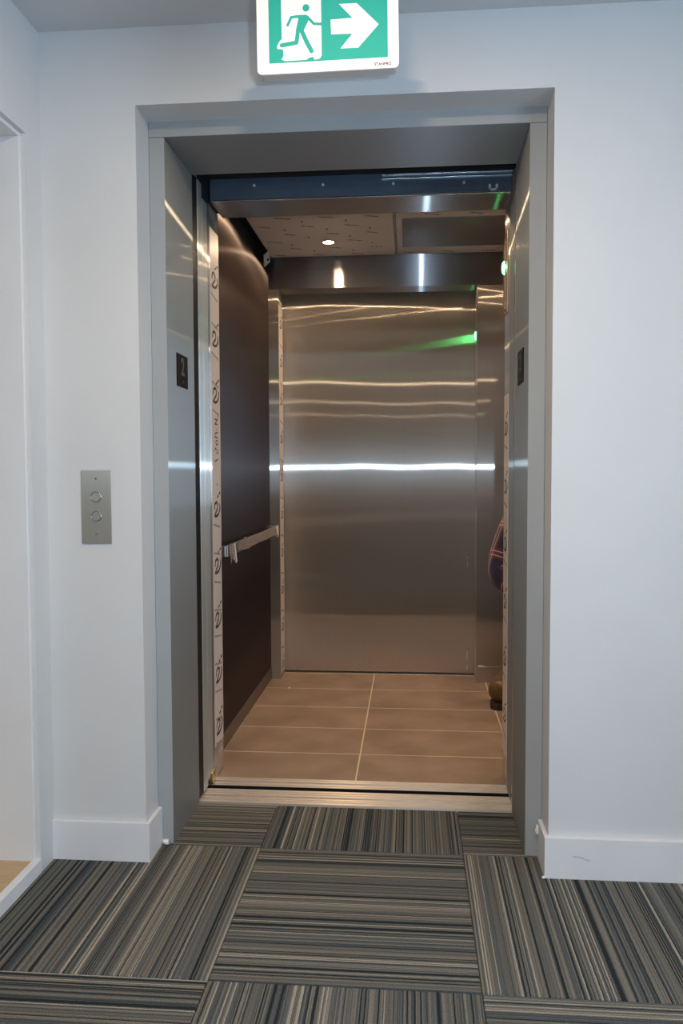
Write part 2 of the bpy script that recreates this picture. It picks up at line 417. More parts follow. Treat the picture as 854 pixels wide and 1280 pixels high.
JX0, JX1, JZ, JY0, JY1 = -0.729, 0.340, 2.137, 2.411, 2.722
fr = thing('elevator_door_frame', 'brushed grey steel elevator door frame set back in the white wall', 'door frame', (-.19, JY0, 0))
for a, b in ((RX0 + .001, JX0), (JX1, RX1 - .001)):
    j = bx('jamb', a, b, JY0 + .0025, JY1, 0, JZ - .0008, M_frame, fr, .001)
    bx('face_strip', a, b, JY0, JY0 + .003, 0, JZ - .0008, M_frameface, j, .0012)
j = bx('head', RX0 + .001, RX1 - .001, JY0 + .0015, JY1, JZ, RZ + .005, M_head, fr, .001)
bx('face_strip', RX0 + .001, RX1 - .001, JY0 - .001, JY0 + .002, JZ, RZ + .005, M_frameface, j, .0012)

def text_mesh(txt, size, depth):
    c = bpy.data.curves.new('txt', 'FONT'); c.body = txt; c.size = size; c.extrude = depth; c.offset = size * .03; c.align_x = 'CENTER'; c.align_y = 'CENTER'
    o = bpy.data.objects.new('txt', c); C.objects.link(o)
    dg = bpy.context.evaluated_depsgraph_get(); me = bpy.data.meshes.new_from_object(o.evaluated_get(dg))
    bpy.data.objects.remove(o); bpy.data.curves.remove(c)
    return me
def indicator(x, sgn, y0, y1, z0, z1, label):
    t = thing('floor_number_plate', label, 'sign', (x, (y0 + y1) / 2, (z0 + z1) / 2))
    bx('plate', min(x, x + sgn * .003), max(x, x + sgn * .003), y0, y1, z0, z1, M_black, t, .001)
    me = text_mesh('2', .075, .0006); me.materials.clear(); me.materials.append(M_digit)
    o = bpy.data.objects.new('numeral', me); link(o); o.parent = t
    o.rotation_euler = (math.radians(90), 0, math.radians(90 * sgn)); o.location = (sgn * .0034, 0, .010)
    bm = bmesh.new()
    for (dy, dz) in ((0, -.033), (0.006, -.033), (0, -.039)): cyl(bm, (x + sgn * .003, (y0 + y1) / 2 + dy, (z0 + z1) / 2 + dz), (x + sgn * .0042, (y0 + y1) / 2 + dy, (z0 + z1) / 2 + dz), .0018, n=10)
    obj('braille_dots', bm, M_digit, t)
indicator(JX0, 1, 2.510, 2.632, 1.416, 1.519, 'black floor number plate with raised 2 on left door jamb')
indicator(JX1, -1, 2.507, 2.625, 1.414, 1.517, 'black floor number plate on right door jamb, seen almost edge on')

# call buttons
px0, px1, pz0, pz1 = -0.953, -0.865, 0.938, 1.151
t = thing('call_button_plate', 'brushed steel call plate with two round buttons on white wall left of the elevator', 'button panel', ((px0 + px1) / 2, YF, (pz0 + pz1) / 2))
bx('plate', px0, px1, YF - .004, YF, pz0, pz1, M_plate, t, .0008)
pcx = (px0 + px1) / 2
for bz in (1.074, 1.018):
    o = fix(obj('button_ring', ring(bmesh.new(), (pcx, YF - .004, bz), (0, -1, 0), .0165, .0135, .003), M_bright, t, True))
    bm = bmesh.new(); cyl(bm, (pcx, YF - .004, bz), (pcx, YF - .0062, bz), .0132, .0128)
    obj('button', bm, M_plate, t)
for bz in (1.127, 0.966):
    bm = bmesh.new(); cyl(bm, (pcx, YF - .004, bz), (pcx, YF - .0056, bz), .0035, .0028, 12)
    obj('screw', bm, M_bright, t)

# ------------------------------------------------------------------ exit sign hanging from the ceiling
SY, SW, SX0, SZ0 = 1.90, 0.3251, -0.3515, 2.0575
def sg(x, y):       # drawing units of the sign face to metres on it
    yb = 390 - 40 * (x - 45) / 745
    return ((x - 38) / 752 * SW, (yb - y) / 752 * SW)
ang = math.radians(0.55)
ex = thing('exit_sign', 'green and white running man exit sign with arrow to the right, hanging from ceiling', 'sign', (SX0, SY, SZ0))
def sp(s, t, d):
    return Vector((SX0 + s * math.cos(ang) - t * math.sin(ang), SY - d, SZ0 + s * math.sin(ang) + t * math.cos(ang)))
def rrect(s0, s1, t0, t1, r, n=6):
    P = []
    for cx, cy, a0 in ((s1 - r, t1 - r, 0), (s0 + r, t1 - r, 90), (s0 + r, t0 + r, 180), (s1 - r, t0 + r, 270)):
        for k in range(n + 1):
            a = math.radians(a0 + 90 * k / n); P.append((cx + r * math.cos(a), cy + r * math.sin(a)))
    return P
SHT = 0.215
bm = bmesh.new(); prism(bm, rrect(0.003, SW - .003, 0.003, SHT - .003, .009), lambda s, t, d: sp(s, t, d - .040), .036); fix(obj('housing', bm, M_signedge, ex))
bm = bmesh.new(); prism(bm, rrect(0, SW, 0, SHT, .011), lambda s, t, d: sp(s, t, d - .005), .005); fix(obj('face_plate', bm, M_white, ex))
fl = lambda k: (lambda s, t, d: sp(s, t, k + d))
bm = bmesh.new(); prism(bm, [sg(102, 332), sg(733, 298), (sg(733, 298)[0], SHT - .025), (sg(102, 332)[0], SHT - .025)], fl(0), .0004); fix(obj('green_field', bm, M_green, ex))
bm = bmesh.new()
door = [(170, -60), (383, -60), (383, 290), (372, 306), (345, 311), (338, 296), (318, 301), (300, 312), (190, 319), (168, 312), (180, 292), (178, 258), (147, 256), (146, 240), (160, 216), (172, 206)]
prism(bm, [sg(*p) for p in door], fl(.0004), .0003); fix(obj('doorway_symbol', bm, M_white, ex))
bm = bmesh.new()
k = SW / 752
hc = sg(303, 45); prism(bm, [(hc[0] + 19 * k * math.cos(a * math.pi / 10), hc[1] + 19 * k * math.sin(a * math.pi / 10)) for a in range(20)], fl(.0007), .0003)
prism(bm, [sg(*p) for p in ((246, 82), (305, 80), (322, 96), (288, 165), (246, 165), (262, 100))], fl(.0007), .0003)
stroke(bm, [sg(268, 88), sg(224, 93), sg(204, 134)], 14 * k, fl(.0007), .0003)
stroke(bm, [sg(308, 90), sg(344, 127), sg(385, 128)], 14 * k, fl(.0007), .0003)
stroke(bm, [sg(260, 155), sg(250, 224), sg(170, 238)], 22 * k, fl(.0007), .0003)
stroke(bm, [sg(277, 160), sg(304, 220), sg(330, 268)], 23 * k, fl(.0007), .0003)
fix(obj('running_figure', bm, M_green, ex))
bm = bmesh.new(); prism(bm, [sg(*p) for p in ((478, 26), (572, 22), (686, 130), (577, 250), (483, 254), (547, 178), (435, 181), (433, 106), (549, 97))], fl(.0004), .0003); fix(obj('arrow', bm, M_white, ex))
me = text_mesh('STANPRO', .0088, .0003); me.materials.clear(); me.materials.append(M_ink)
o = bpy.data.objects.new('maker_print', me); link(o); o.parent = ex; o.rotation_euler = (math.radians(90), -ang, 0)
q = sp(*sg(706, 333), .0002); o.location = q - ex.location
bx('mounting_bracket', SX0 + .02, SX0 + SW - .02, SY + .012, SY + .030, SZ0 + SHT - .004, HC - .020, M_signedge, ex, .002)
bx('canopy', SX0 + .01, SX0 + SW - .01, SY - .005, SY + .050, HC - .022, HC, M_signedge, ex, .004)

# ------------------------------------------------------------------ sills
def sill(name, label, x0, x1, y0, y1, ztop, grooves):
    bm = bmesh.new()
    prof = [(y0, ztop - .05), (y0, ztop)]
    for g0, g1, d in grooves:
        prof += [(g0, ztop), (g0, ztop - d), (g1, ztop - d), (g1, ztop)]
    prof += [(y1, ztop), (y1, ztop - .05)]
    prism(bm, prof, lambda s, t, d: Vector((x0 + d, s, t)), x1 - x0)
    return tag(fix(obj(name, bm, M_sill)), label, 'door sill')
rib = lambda a, b, n: [(a + (b - a) * i / n, a + (b - a) * (i + .4) / n, .004) for i in range(n)]
sill('landing_sill', 'ribbed aluminium landing sill along the edge of the striped carpet', -0.90, 0.39, 2.722, 2.838, .006,
     [(2.737, 2.743, .004), (2.752, 2.758, .004), (2.770, 2.785, .014), (2.799, 2.805, .004), (2.815, 2.821, .004)])
sill('car_sill', 'ribbed aluminium car sill before the brown tiles, behind the dark gap', -0.90, 0.39, 2.872, 2.949, .006,
     [(2.882, 2.887, .004), (2.903, 2.918, .014), (2.932, 2.938, .006)])
C_sill = bpy.data.objects['car_sill']; bx('sill_gap_shade', -.90, .39, 2.8685, 2.8725, -.05, .0045, M_black, C_sill)  # black strip hides the lit sill front: painted shade of the gap

# ------------------------------------------------------------------ door panels, slid open to the left
t = thing('elevator_door', 'grey steel landing door slid open to the left, only its edge showing', 'elevator door', (-.95, 2.795, 0))
bx('door_panel', -1.80, -.732, 2.770, 2.800, .012, 2.18, M_frame, t, .004)
bx('edge_nosing', -.742, -.7265, 2.788, 2.840, .012, 2.15, M_nose, t, .005, 3)
bx('jamb_gap_shade', -.76, -.7305, 2.7225, 2.786, .012, 2.15, M_black, t)  # black strip standing in for the shade between jamb and door panel
t = thing('elevator_door', 'bright steel car door slid open to the left, edge beside the film strip', 'elevator door', (-.95, 2.885, 0))
bx('door_panel', -1.80, -.732, 2.870, 2.905, .012, 2.104, M_ret, t, .004)
bx('edge_nosing', -.740, -.7265, 2.848, 2.915, .030, 2.105, M_nose, t, .004, 3)
bx('door_guide', -.742, -.716, 2.868, 2.912, .010, .052, principled('brass_guide', (.62, .48, .24), .35, 1.0), t, .003)
t = thing('strike_jamb', 'narrow steel strike post between right door jamb and elevator car', 'door frame', (.36, 2.8, 0))
bx('post', .3435, .39, 2.735, 2.905, .008, 2.15, M_frame, t, .003)
bx('edge_strip', .3415, .3445, 2.738, 2.752, .008, 2.15, M_bright, t, .001)

# ------------------------------------------------------------------ elevator car
CX0, CX1, CY1 = -0.771, 1.26, 4.43
CZ = 2.305
car = thing('elevator_car', 'elevator car with brown side wall, brushed steel back and taupe floor tiles', 'elevator', (.2, 3.7, 0))
fl_ = bx('floor_slab', -.83, CX1 + .04, 2.952, 4.57, -.06, -.0006, M_grout, car)
ys = [2.953, 3.249, 3.578, 3.905, 4.239, 4.568]
xs = [-.77, -.203, .406, 1.014, 1.258]
cache = {}
for i in range(4):
    for j in range(5):
        g = .0030
        key = (i, j)
        k2 = (round(xs[i + 1] - xs[i], 4), round(ys[j + 1] - ys[j], 4))
        if k2 not in cache:
            bm = box(bmesh.new(), g, k2[0] - g, g, k2[1] - g, -.012, 0, .0006, 1); me = bpy.data.meshes.new('floor_tile'); bm.normal_update(); bm.to_mesh(me); bm.free(); me.materials.append(M_tile); cache[k2] = me
        o = bpy.data.objects.new('floor_tile', cache[k2]); link(o); o.parent = fl_
        o.location = (xs[i], ys[j], 0)
bx('side_wall', CX0 - .03, CX0, 3.05, CY1 + .02, .066, 2.222, M_lam, car, .002)
bx('skirting', CX0 - .02, CX0 + .004, 3.05, CY1, 0, .068, M_skirt, car, .001)
bx('side_wall', CX1, CX1 + .03, 3.05, CY1 + .02, .066, 2.222, M_lam, car, .002)
bx('skirting', CX1 - .004, CX1 + .02, 3.05, CY1, 0, .068, M_skirt, car, .001)
# front and rear returns
bx('front_return', -.83, -.722, 2.921, 3.062, .004, 2.111, M_ret, car, .002)
bx('front_return', .3455, CX1 + .03, 2.921, 3.062, .004, 2.111, M_ret, car, .002)
bx('rear_return', -.80, -.716, CY1, 4.572, .001, 2.137, M_ret, car, .0015)
bx('rear_return', .356, CX1 + .03, CY1, 4.572, .001, 2.137, M_ret, car, .0015)
bx('kick_plate', .357, CX1, CY1 - .004, CY1, .001, .088, M_ret, car, .001)
bx('kick_plate', CX0 + .005, -.717, CY1 - .004, CY1, .001, .088, M_ret, car, .001)
bm = bmesh.new(); prism(bm, [(.362, .088), (.372, .097), (.388, .096), (.402, .090), (.425, .088), (.402, .085), (.375, .083)], lambda s, t, d: Vector((s, CY1 - .0045 - d, t)), .001)
fix(obj('film_scrap', bm, M_film, car))
bx('transom', CX0 - .03, CX1 + .03, CY1 + .004, 4.576, 2.139, CZ + .05, M_trans, car, .002)
bx('front_header', -.712, CX1, 2.900, 3.094, 2.111, CZ + .08, M_hdr, car, .0015)
bx('header_soffit', -.711, CX1, 2.906, 3.092, 2.1085, 2.1112, M_trans, car)
# rails, bolts and bracket on the header's front
for z0, z1, x0 in ((2.1765, 2.1805, -.1), (2.1635, 2.1675, -.1)):
    bx('header_rail', x0, .352, 2.892, 2.900, z0, z1, M_bright, car, .001)
for (bxp, bz) in ((-.552, 2.158), (-.307, 2.152), (-.06, 2.148), (.184, 2.144)):
    bm = bmesh.new(); cyl(bm, (bxp, 2.900, bz), (bxp, 2.893, bz), .0055, .0045, 6); obj('header_bolt', bm, M_bolt, car)
bm = bmesh.new(); box(bm, .268, .276, 2.885, 2.9, 2.112, 2.132, .001); box(bm, .292, .300, 2.885, 2.9, 2.112, 2.132, .001); box(bm, .268, .300, 2.885, 2.9, 2.112, 2.118, .001)
obj('sensor_bracket', bm, M_film, car)
bx('header_end_shade', -.83, -.7125, 2.917, 3.05, 2.112, CZ + .08, M_shaft, car)  # black filler added as the darkness of the gap left of the header
bx('header_gap_shade', -.712, CX1, 2.8975, 2.9005, 2.184, CZ + .08, M_shaft, car)  # upper header face covered in black, imitating a shaded gap under the landing head
bx('header_lip', -.70, .352, 2.894, 2.904, 2.1045, 2.1105, M_bright, car, .001)
# ceiling panels, seam, hatch
cp = bx('ceiling_panel', -.750, -.080, 3.094, 4.42, CZ, CZ + .03, M_ceilfilm, car, .002)
cp2 = bx('ceiling_panel', -.068, CX1, 3.094, 4.42, CZ, CZ + .03, M_ceilfilm, car, .002)
bx('ceiling_backing', -.80, CX1 + .03, 3.05, 4.5, CZ + .031, CZ + .06, M_dark, car)
bx('ceiling_trim', -.0785, -.0695, 3.094, 4.42, CZ - .002, CZ + .01, M_bright, car, .001)
bx('ceiling_hatch', -.040, .492, 3.80, 4.275, CZ - .004, CZ, M_hatch, car, .002)
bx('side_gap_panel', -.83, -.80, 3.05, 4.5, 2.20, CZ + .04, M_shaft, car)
# bracket at the left rear corner under the ceiling
bm = bmesh.new(); prism(bm, [(4.20, 2.262), (4.27, 2.304), (4.36, 2.268), (4.285, 2.222)], lambda s, t, d: Vector((-.768 + (t - 2.222) * .35 + d, s, t)), .004)
cbk = fix(obj('corner_bracket', bm, M_bolt, car))
bm = bmesh.new(); cyl(bm, (-.752, 4.29, 2.262), (-.742, 4.29, 2.262), .006, n=8); obj('bracket_screw', bm, M_dark, cbk)
# print on the ceiling film: short slogans and small ticks, illegible in size
rr = random.Random(3)
def ceiling_print(parent, x0, x1, skip):
    bm = bmesh.new(); bm2 = bmesh.new()
    fn = lambda s, t, d: Vector((s, t, CZ - .0002 - d))
    r = 0; y = 3.12
    while y < 4.40:
        x = x0 + .03 + (r % 2) * .10
        while x < x1 - .09:
            if not skip(x + .04, y):
                L = rr.uniform(.055, .075); n = 9
                for i in range(n):
                    if rr.random() < .88:
                        stroke(bm, [(x + L * i / n, y + .022 * i / n), (x + L * (i + .75) / n, y + .022 * (i + .75) / n)], rr.uniform(.007, .013), fn, .0002, False)
            xx = x + .115
            if xx < x1 - .02 and not skip(xx, y + .05):
                stroke(bm, [(xx, y + .05), (xx + .004, y + .075)], .006, fn, .0002, False)
            x += .205
        y += .125; r += 1
    fix(obj('film_print', bm, M_ink, parent))['kind'] = 'stuff'; bm2.free()
LX, LY = -0.412, 4.145
ceiling_print(cp, -.750, -.085, lambda x, y: (x - LX) ** 2 + (y - LY) ** 2 < .006)
ceiling_print(cp2, -.065, .9, lambda x, y: -.12 < x < .56 and 3.76 < y < 4.32)

# downlights of the car
for (lx, ly, lab) in ((LX, LY, 'small glowing round downlight in the car ceiling, at left rear in view'), (LX, 3.45, 'small round car ceiling downlight at left, hidden behind front header'),
                      (.86, 3.45, 'small round car ceiling downlight at right front, behind the jamb'), (.86, LY, 'small round car ceiling downlight at right rear, behind the jamb')):
    t = thing('car_downlight', lab, 'ceiling light', (lx, ly, CZ), 'car ceiling downlights')
    fix(obj('bezel', ring(bmesh.new(), (lx, ly, CZ), (0, 0, -1), .036, .027, .004), M_bright, t, True))
    bm = bmesh.new(); cyl(bm, (lx, ly, CZ - .0035), (lx, ly, CZ), .028); obj('lens', bm, M_lamp, t)
    area('car_lamp', (lx, ly, CZ - .006), (0, 0, 0), 0.05, 6.0, (1.0, 0.69, 0.43), spread=math.radians(160))

# rear door
t = thing('elevator_door', 'wide brushed stainless steel rear door panel with bright horizontal reflections', 'elevator door', (-.18, 4.595, 0))
bx('door_panel', -.95, .60, 4.578, 4.612, .012, 2.19, M_door, t, .002)
bx('bottom_gap', -.95, .60, 4.574, 4.62, -.03, .0, M_sill, t)
bm = bmesh.new()
for (x, z, h) in ((.318, .66, .012), (.318, .61, .035), (.318, .09, .05), (.318, .03, .03)): box(bm, x - .0012, x + .0012, 4.5775, 4.579, z, z + h)
obj('scratches', bm, M_film, t)

# a crumb of plaster on the tiles
tag(blob('plaster_crumb', (-.640, 4.225, .004), .007, (1, .8, .7), M_caulk, None, 9), 'tiny white plaster crumb lying on the brown tiles near the rear door', 'debris')

# film strips with printed marks
def glyph(bm, fn, y, z, s, wd):
    sy, sz = s, s * .55
    P = [(-.42, .05), (-.36, .34), (-.12, .46), (.06, .30), (.02, .02), (-.22, -.22), (-.40, -.42), (-.10, -.46), (.16, -.36), (.40, -.05), (.36, .26)]
    stroke(bm, [(y + p[0] * sy, z + p[1] * sz) for p in P], wd, fn, .0003)
    for p in ((.10, .80), (.36, 1.0)):
        stroke(bm, [(y + p[0] * sy - .006, z + p[1] * sz - .002), (y + p[0] * sy + .006, z + p[1] * sz + .002)], wd, fn, .0003)
def film(x, sgn, y0, y1, z0, z1, label, marks, dash, scale=1.0, hand=False):
    t = thing('protective_film_strip', label, 'protective film', (x, (y0 + y1) / 2, z0))
    rr = random.Random(int(z1 * 1000) + int(x * 100))
    n = 40
    bm = bmesh.new()
    L, R = [], []
    for i in range(n + 1):
        z = z0 + (z1 - z0) * i / n
        L.append((y0 + rr.uniform(-.002, .002), z)); R.append((y1 + rr.uniform(-.002, .002), z + rr.uniform(-.004, .004)))
    prism(bm, L + R[::-1], lambda s, tt, d: Vector((x + sgn * d, s, tt)), .0010)
    fix(obj('film', bm, M_film, t))
    yc = (y0 + y1) / 2
    fn = lambda s, tt, d: Vector((x + sgn * (.0010 + d), s if sgn > 0 else 2 * yc - s, tt))
    s = (y1 - y0) * .80 * scale
    bg_ = bmesh.new()
    for z in marks:
        bm = bmesh.new(); glyph(bm, fn, yc + .004, z, s, .0095 * scale); fix(obj('printed_mark', bm, M_ink, t))
    for z in dash:
        for i in range(7):
            a = y0 + .012 + (y1 - y0 - .03) * i / 7
            stroke(bg_, [(a, z - .0022 * i), (a + .010, z - .0022 * i - .002)], .007, fn, .0003, False)
    fix(obj('printed_line', bg_, M_inkgrey, t))['kind'] = 'stuff'
    if hand:
        bm = bmesh.new(); w_ = .0048
        def st(P, z): stroke(bm, [(yc + a * .04, z + b * .014) for a, b in P], w_, fn, .0003)
        st([(-.6, -.3), (.7, .3)], 1.190)                                              # 1
        st([(-.7, .2), (-.3, .9), (.1, .4), (.2, -.6), (.7, -.2), (.8, .6)], 1.222)     # 2
        st([(.6, .8), (-.2, .4), (.0, -.6), (.7, -.1)], 1.254)
        st([(.6, .7), (-.4, .4), (-.5, -.6), (.5, -.7)], 1.284)                        # C
        st([(.0, .0), (.1, .1)], 1.304)
        st([(-.5, .7), (.5, .6), (-.5, -.6), (.5, -.6)], 1.332)                        # Z
        st([(.7, -.5), (.7, .9)], 1.352)
        st([(.1, .2), (.4, -.3)], 1.10)
        fix(obj('handwriting', bm, M_ink, t))['kind'] = 'stuff'
    return t
mk = [1.851, 1.637, 1.43, 1.008, .796, .593, .385, .188]
film(-.722, 1, 2.926, 3.058, .125, 2.03, 'white film strip with repeated black marks on the left edge of the doorway', mk, [z - .055 for z in mk] + [z - .16 for z in mk[:-1] if z != 1.43], 1.0, True)
film(.3455, -1, 2.926, 3.058, .105, 1.42, 'whitish torn film strip with black marks on the right edge of the doorway', [1.30, 1.09, .88, .67, .46, .25], [1.24, 1.03, .82, .61, .40, .19], .9)
film(-.716, 1, CY1 + .006, CY1 + .135, .03, 2.06, 'narrow film strip with small black marks beside the steel rear door', [1.96 - .21 * i for i in range(10)], [1.85 - .21 * i for i in range(9)], .8)

# handrail
t = thing('handrail', 'flat steel handrail in torn film on the brown side wall', 'handrail', (CX0, 3.7, .84))
HX = CX0 + .052
bm = bmesh.new(); box(bm, HX - .006, HX + .006, 3.13, 4.33, .812, .858, .003); obj('rail_bar', bm, M_bright, t)
bm = bmesh.new(); box(bm, CX0, HX, 3.118, 3.136, .812, .858, .004); obj('rail_end', bm, M_bright, t)
bm = bmesh.new(); box(bm, CX0, HX, 4.322, 4.340, .812, .858, .004); obj('rail_end', bm, M_bright, t)
bm = bmesh.new(); cyl(bm, (CX0, 3.73, .835), (HX, 3.73, .835), .010, n=16); obj('rail_bracket', bm, M_bright, t)
m, nt, out = mat('clear_film'); tr = N(nt, 'ShaderNodeBsdfTransparent'); p = N(nt, 'ShaderNodeBsdfPrincipled'); p.inputs['Base Color'].default_value = (.55, .48, .42, 1); p.inputs['Roughness'].default_value = .3
nz = N(nt, 'ShaderNodeTexNoise'); nz.inputs['Scale'].default_value = 25; mr = N(nt, 'ShaderNodeMapRange'); mr.inputs[1].default_value = .35; mr.inputs[2].default_value = .7; mr.inputs[3].default_value = .04; mr.inputs[4].default_value = .42
nt.links.new(nz.outputs[0], mr.inputs[0]); mx = N(nt, 'ShaderNodeMixShader'); nt.links.new(mr.outputs[0], mx.inputs[0]); nt.links.new(tr.outputs[0], mx.inputs[1]); nt.links.new(p.outputs[0], mx.inputs[2]); nt.links.new(mx.outputs[0], out.inputs[0])
M_clear = m
def rag(name, y0, y1, zt, zb, seed, m):
    rr = random.Random(seed); bm = bmesh.new(); n = 14; P = []; Q = []
    for i in range(n + 1):
        y = y0 + (y1 - y0) * i / n
        P.append(bm.verts.new((HX + .0075 + rr.uniform(0, .003), y, zt))); Q.append(bm.verts.new((HX + .0075 + rr.uniform(0, .010), y + rr.uniform(-.006, .006), zb + rr.uniform(-.010, .010))))
    for i in range(n): bm.faces.new((P[i], P[i + 1], Q[i + 1], Q[i]))
    o = obj(name, bm, m, t); s = o.modifiers.new('thick', 'SOLIDIFY'); s.thickness = .0006
    return o
rag('wrap_film', 3.30, 4.26, .859, .816, 3, M_clear); rag('wrap_film', 3.14, 3.25, .859, .790, 5, M_clear); rag('torn_film', 3.235, 3.256, .857, .782, 6, M_film); rag('torn_film', 4.262, 4.326, .862, .806, 8, M_film)

# lanterns in the car jambs
def lantern(x, yc, z, label, plate):
    t = thing('direction_lantern', label, 'indicator light', (x, yc, z))
    if plate:
        bx('plate', x - .006, x, yc - .045, yc + .045, z - .165, z + .125, M_copper, t, .002)
        bx('cover', x - .011, x - .006, yc - .018, yc + .03, z - .15, z + .09, M_copper, t, .002)
        xf = x - .011
    else: xf = x
    bm = bmesh.new(); bmesh.ops.create_uvsphere(bm, u_segments=20, v_segments=12, radius=1)
    for v in bm.verts: v.co = Vector((xf + v.co.x * .009, yc + v.co.y * .020, z + v.co.z * .024))
    obj('arrow_lens', bm, M_led, t, True)
lantern(.3455, 2.995, 1.872, 'green lit direction lantern on copper coloured plate at the right doorway edge', True)
lantern(.356, 4.535, 1.885, 'green lit direction lantern at the right edge of the rear door', False)

# ------------------------------------------------------------------ the person crouching behind the right jamb
def skin(name, verts, edges, radii, m, parent, sub=2, root=0):
    me = bpy.data.meshes.new(name); me.from_pydata([Vector(v) for v in verts], edges, [])
    o = bpy.data.objects.new(name, me); C.objects.link(o)
    o.modifiers.new('skin', 'SKIN').use_smooth_shade = True
    for i, d in enumerate(me.skin_vertices[0].data):
        r = radii[i]; d.radius = r if isinstance(r, tuple) else (r, r); d.use_root = (i == root)
    s = o.modifiers.new('sub', 'SUBSURF'); s.levels = sub; s.render_levels = sub
    dg = bpy.context.evaluated_depsgraph_get(); me2 = bpy.data.meshes.new_from_object(o.evaluated_get(dg))
    bpy.data.objects.remove(o); bpy.data.meshes.remove(me)
    me2.materials.clear(); me2.materials.append(m); me2.name = name
    o = bpy.data.objects.new(name, me2); link(o)
    if parent is not None:
        o.parent = parent; o.matrix_parent_inverse = Matrix.Translation(-parent.location)
    for pp in me2.polygons: pp.use_smooth = True
    return o

PX = .72
person = thing('person', 'person in red and navy plaid shirt crouching behind the right jamb, elbow and boot showing', 'person', (PX, 4.05, 0))
mir = lambda v: (2 * PX - v[0], v[1], v[2])
PEL = (PX, 4.20, .40); SP1 = (PX, 4.15, .56); SP2 = (PX, 4.06, .76); CH = (PX, 4.00, .90); NK = (PX, 3.965, 1.00); HD1 = (PX, 3.93, 1.075); HD2 = (PX, 3.925, 1.155); HD3 = (PX, 3.935, 1.20)
SHR = (.535, 3.985, .955); ELR = (.425, 3.935, .655); WRR = (.555, 3.805, .550); HIR = (.63, 4.19, .385); KNR = (.585, 3.74, .490); ANR = (.520, 4.06, .120); BAR = (.455, 3.965, .045)
M_skin = principled('skin', (.55, .34, .25), .5, noise=.05, nscale=30)
M_jean = principled('jeans', (.030, .040, .075), .85, noise=.25, nscale=90)
M_hair = principled('hair', (.030, .020, .014), .6, noise=.3, nscale=120)
M_boot = principled('boot_leather', (.135, .078, .024), .38, noise=.35, nscale=22, bump=.2, bscale=90)
M_sole = principled('boot_sole', (.022, .018, .015), .7)
def body_tree():
    V = [PEL, SP1, SP2, CH, NK, HD1, HD2, HD3]; E = [(0, 1), (1, 2), (2, 3), (3, 4), (4, 5), (5, 6), (6, 7)]
    Rd = [(.13, .10), (.125, .095), (.14, .10), (.14, .095), .052, (.082, .090), (.094, .108), (.068, .078)]
    def add(v, r, p): V.append(v); Rd.append(r); E.append((p, len(V) - 1)); return len(V) - 1
    for f in (lambda v: v, mir):
        s = add(f(SHR), .052, 3); e = add(f(ELR), .038, s); wv = add(f(WRR), .026, e)
        dirv = Vector((.585, 3.745, .560)) - Vector(WRR)
        pm = add(f(tuple(Vector(WRR) + dirv * .55)), (.034, .018), wv)
        base = Vector(WRR) + dirv
        side = Vector((.82, .45, .05)).normalized()
        for q, (off, ln) in enumerate(((-.028, .062), (-.010, .072), (.010, .070), (.028, .055))):
            kx = base + side * off; a = add(f(tuple(kx)), .0095, pm)
            t1 = kx + Vector((.02, -.055, -.012)).normalized() * ln * .5; b = add(f(tuple(t1)), .0085, a)
            t2 = t1 + Vector((.01, -.040, -.045)).normalized() * ln * .5; add(f(tuple(t2)), .0075, b)
        th = Vector(WRR) + dirv * .35 + side * .034; a = add(f(tuple(th)), .011, pm)
        add(f(tuple(th + Vector((.030, -.022, -.008)))), .0095, a)
        h = add(f(HIR), .085, 0); k_ = add(f(KNR), .052, h); an = add(f(ANR), .036, k_); add(f(BAR), (.034, .028), an)
    return V, E, Rd
V_, E_, R_ = body_tree()
skin('body', V_, E_, R_, M_skin, person)
# face: nose, brow, mouth, ears, eyes on the head (facing the doorway)
for (nm, c, sc) in (('nose', (PX, 3.848, 1.105), (.013, .020, .022)), ('ear', (PX - .078, 3.935, 1.11), (.008, .018, .030)), ('ear', (PX + .078, 3.935, 1.11), (.008, .018, .030)), ('mouth', (PX, 3.870, 1.058), (.026, .014, .010))):
    bm = bmesh.new(); bmesh.ops.create_uvsphere(bm, u_segments=14, v_segments=10, radius=1)
    for v in bm.verts: v.co = Vector((c[0] + v.co.x * sc[0], c[1] + v.co.y * sc[1], c[2] + v.co.z * sc[2]))
    obj(nm, bm, M_skin, person, True)
for s_ in (-1, 1):
    bm = bmesh.new(); bmesh.ops.create_uvsphere(bm, u_segments=12, v_segments=8, radius=.011)
    bmesh.ops.translate(bm, verts=bm.verts, vec=(PX + s_ * .031, 3.862, 1.125)); obj('eye', bm, M_white if False else principled('eye_white', (.7, .68, .65), .3), person, True)
bm = bmesh.new(); bmesh.ops.create_uvsphere(bm, u_segments=24, v_segments=16, radius=1)
for v in bm.verts:
    v.co = Vector((PX + v.co.x * .094, 3.943 + v.co.y * .110, 1.157 + v.co.z * .090))
bmesh.ops.delete(bm, geom=[v for v in bm.verts if v.co.z < 1.15 and v.co.y < 3.90 or v.co.z < 1.09], context='VERTS')
obj('hair', bm, M_hair, person, True)
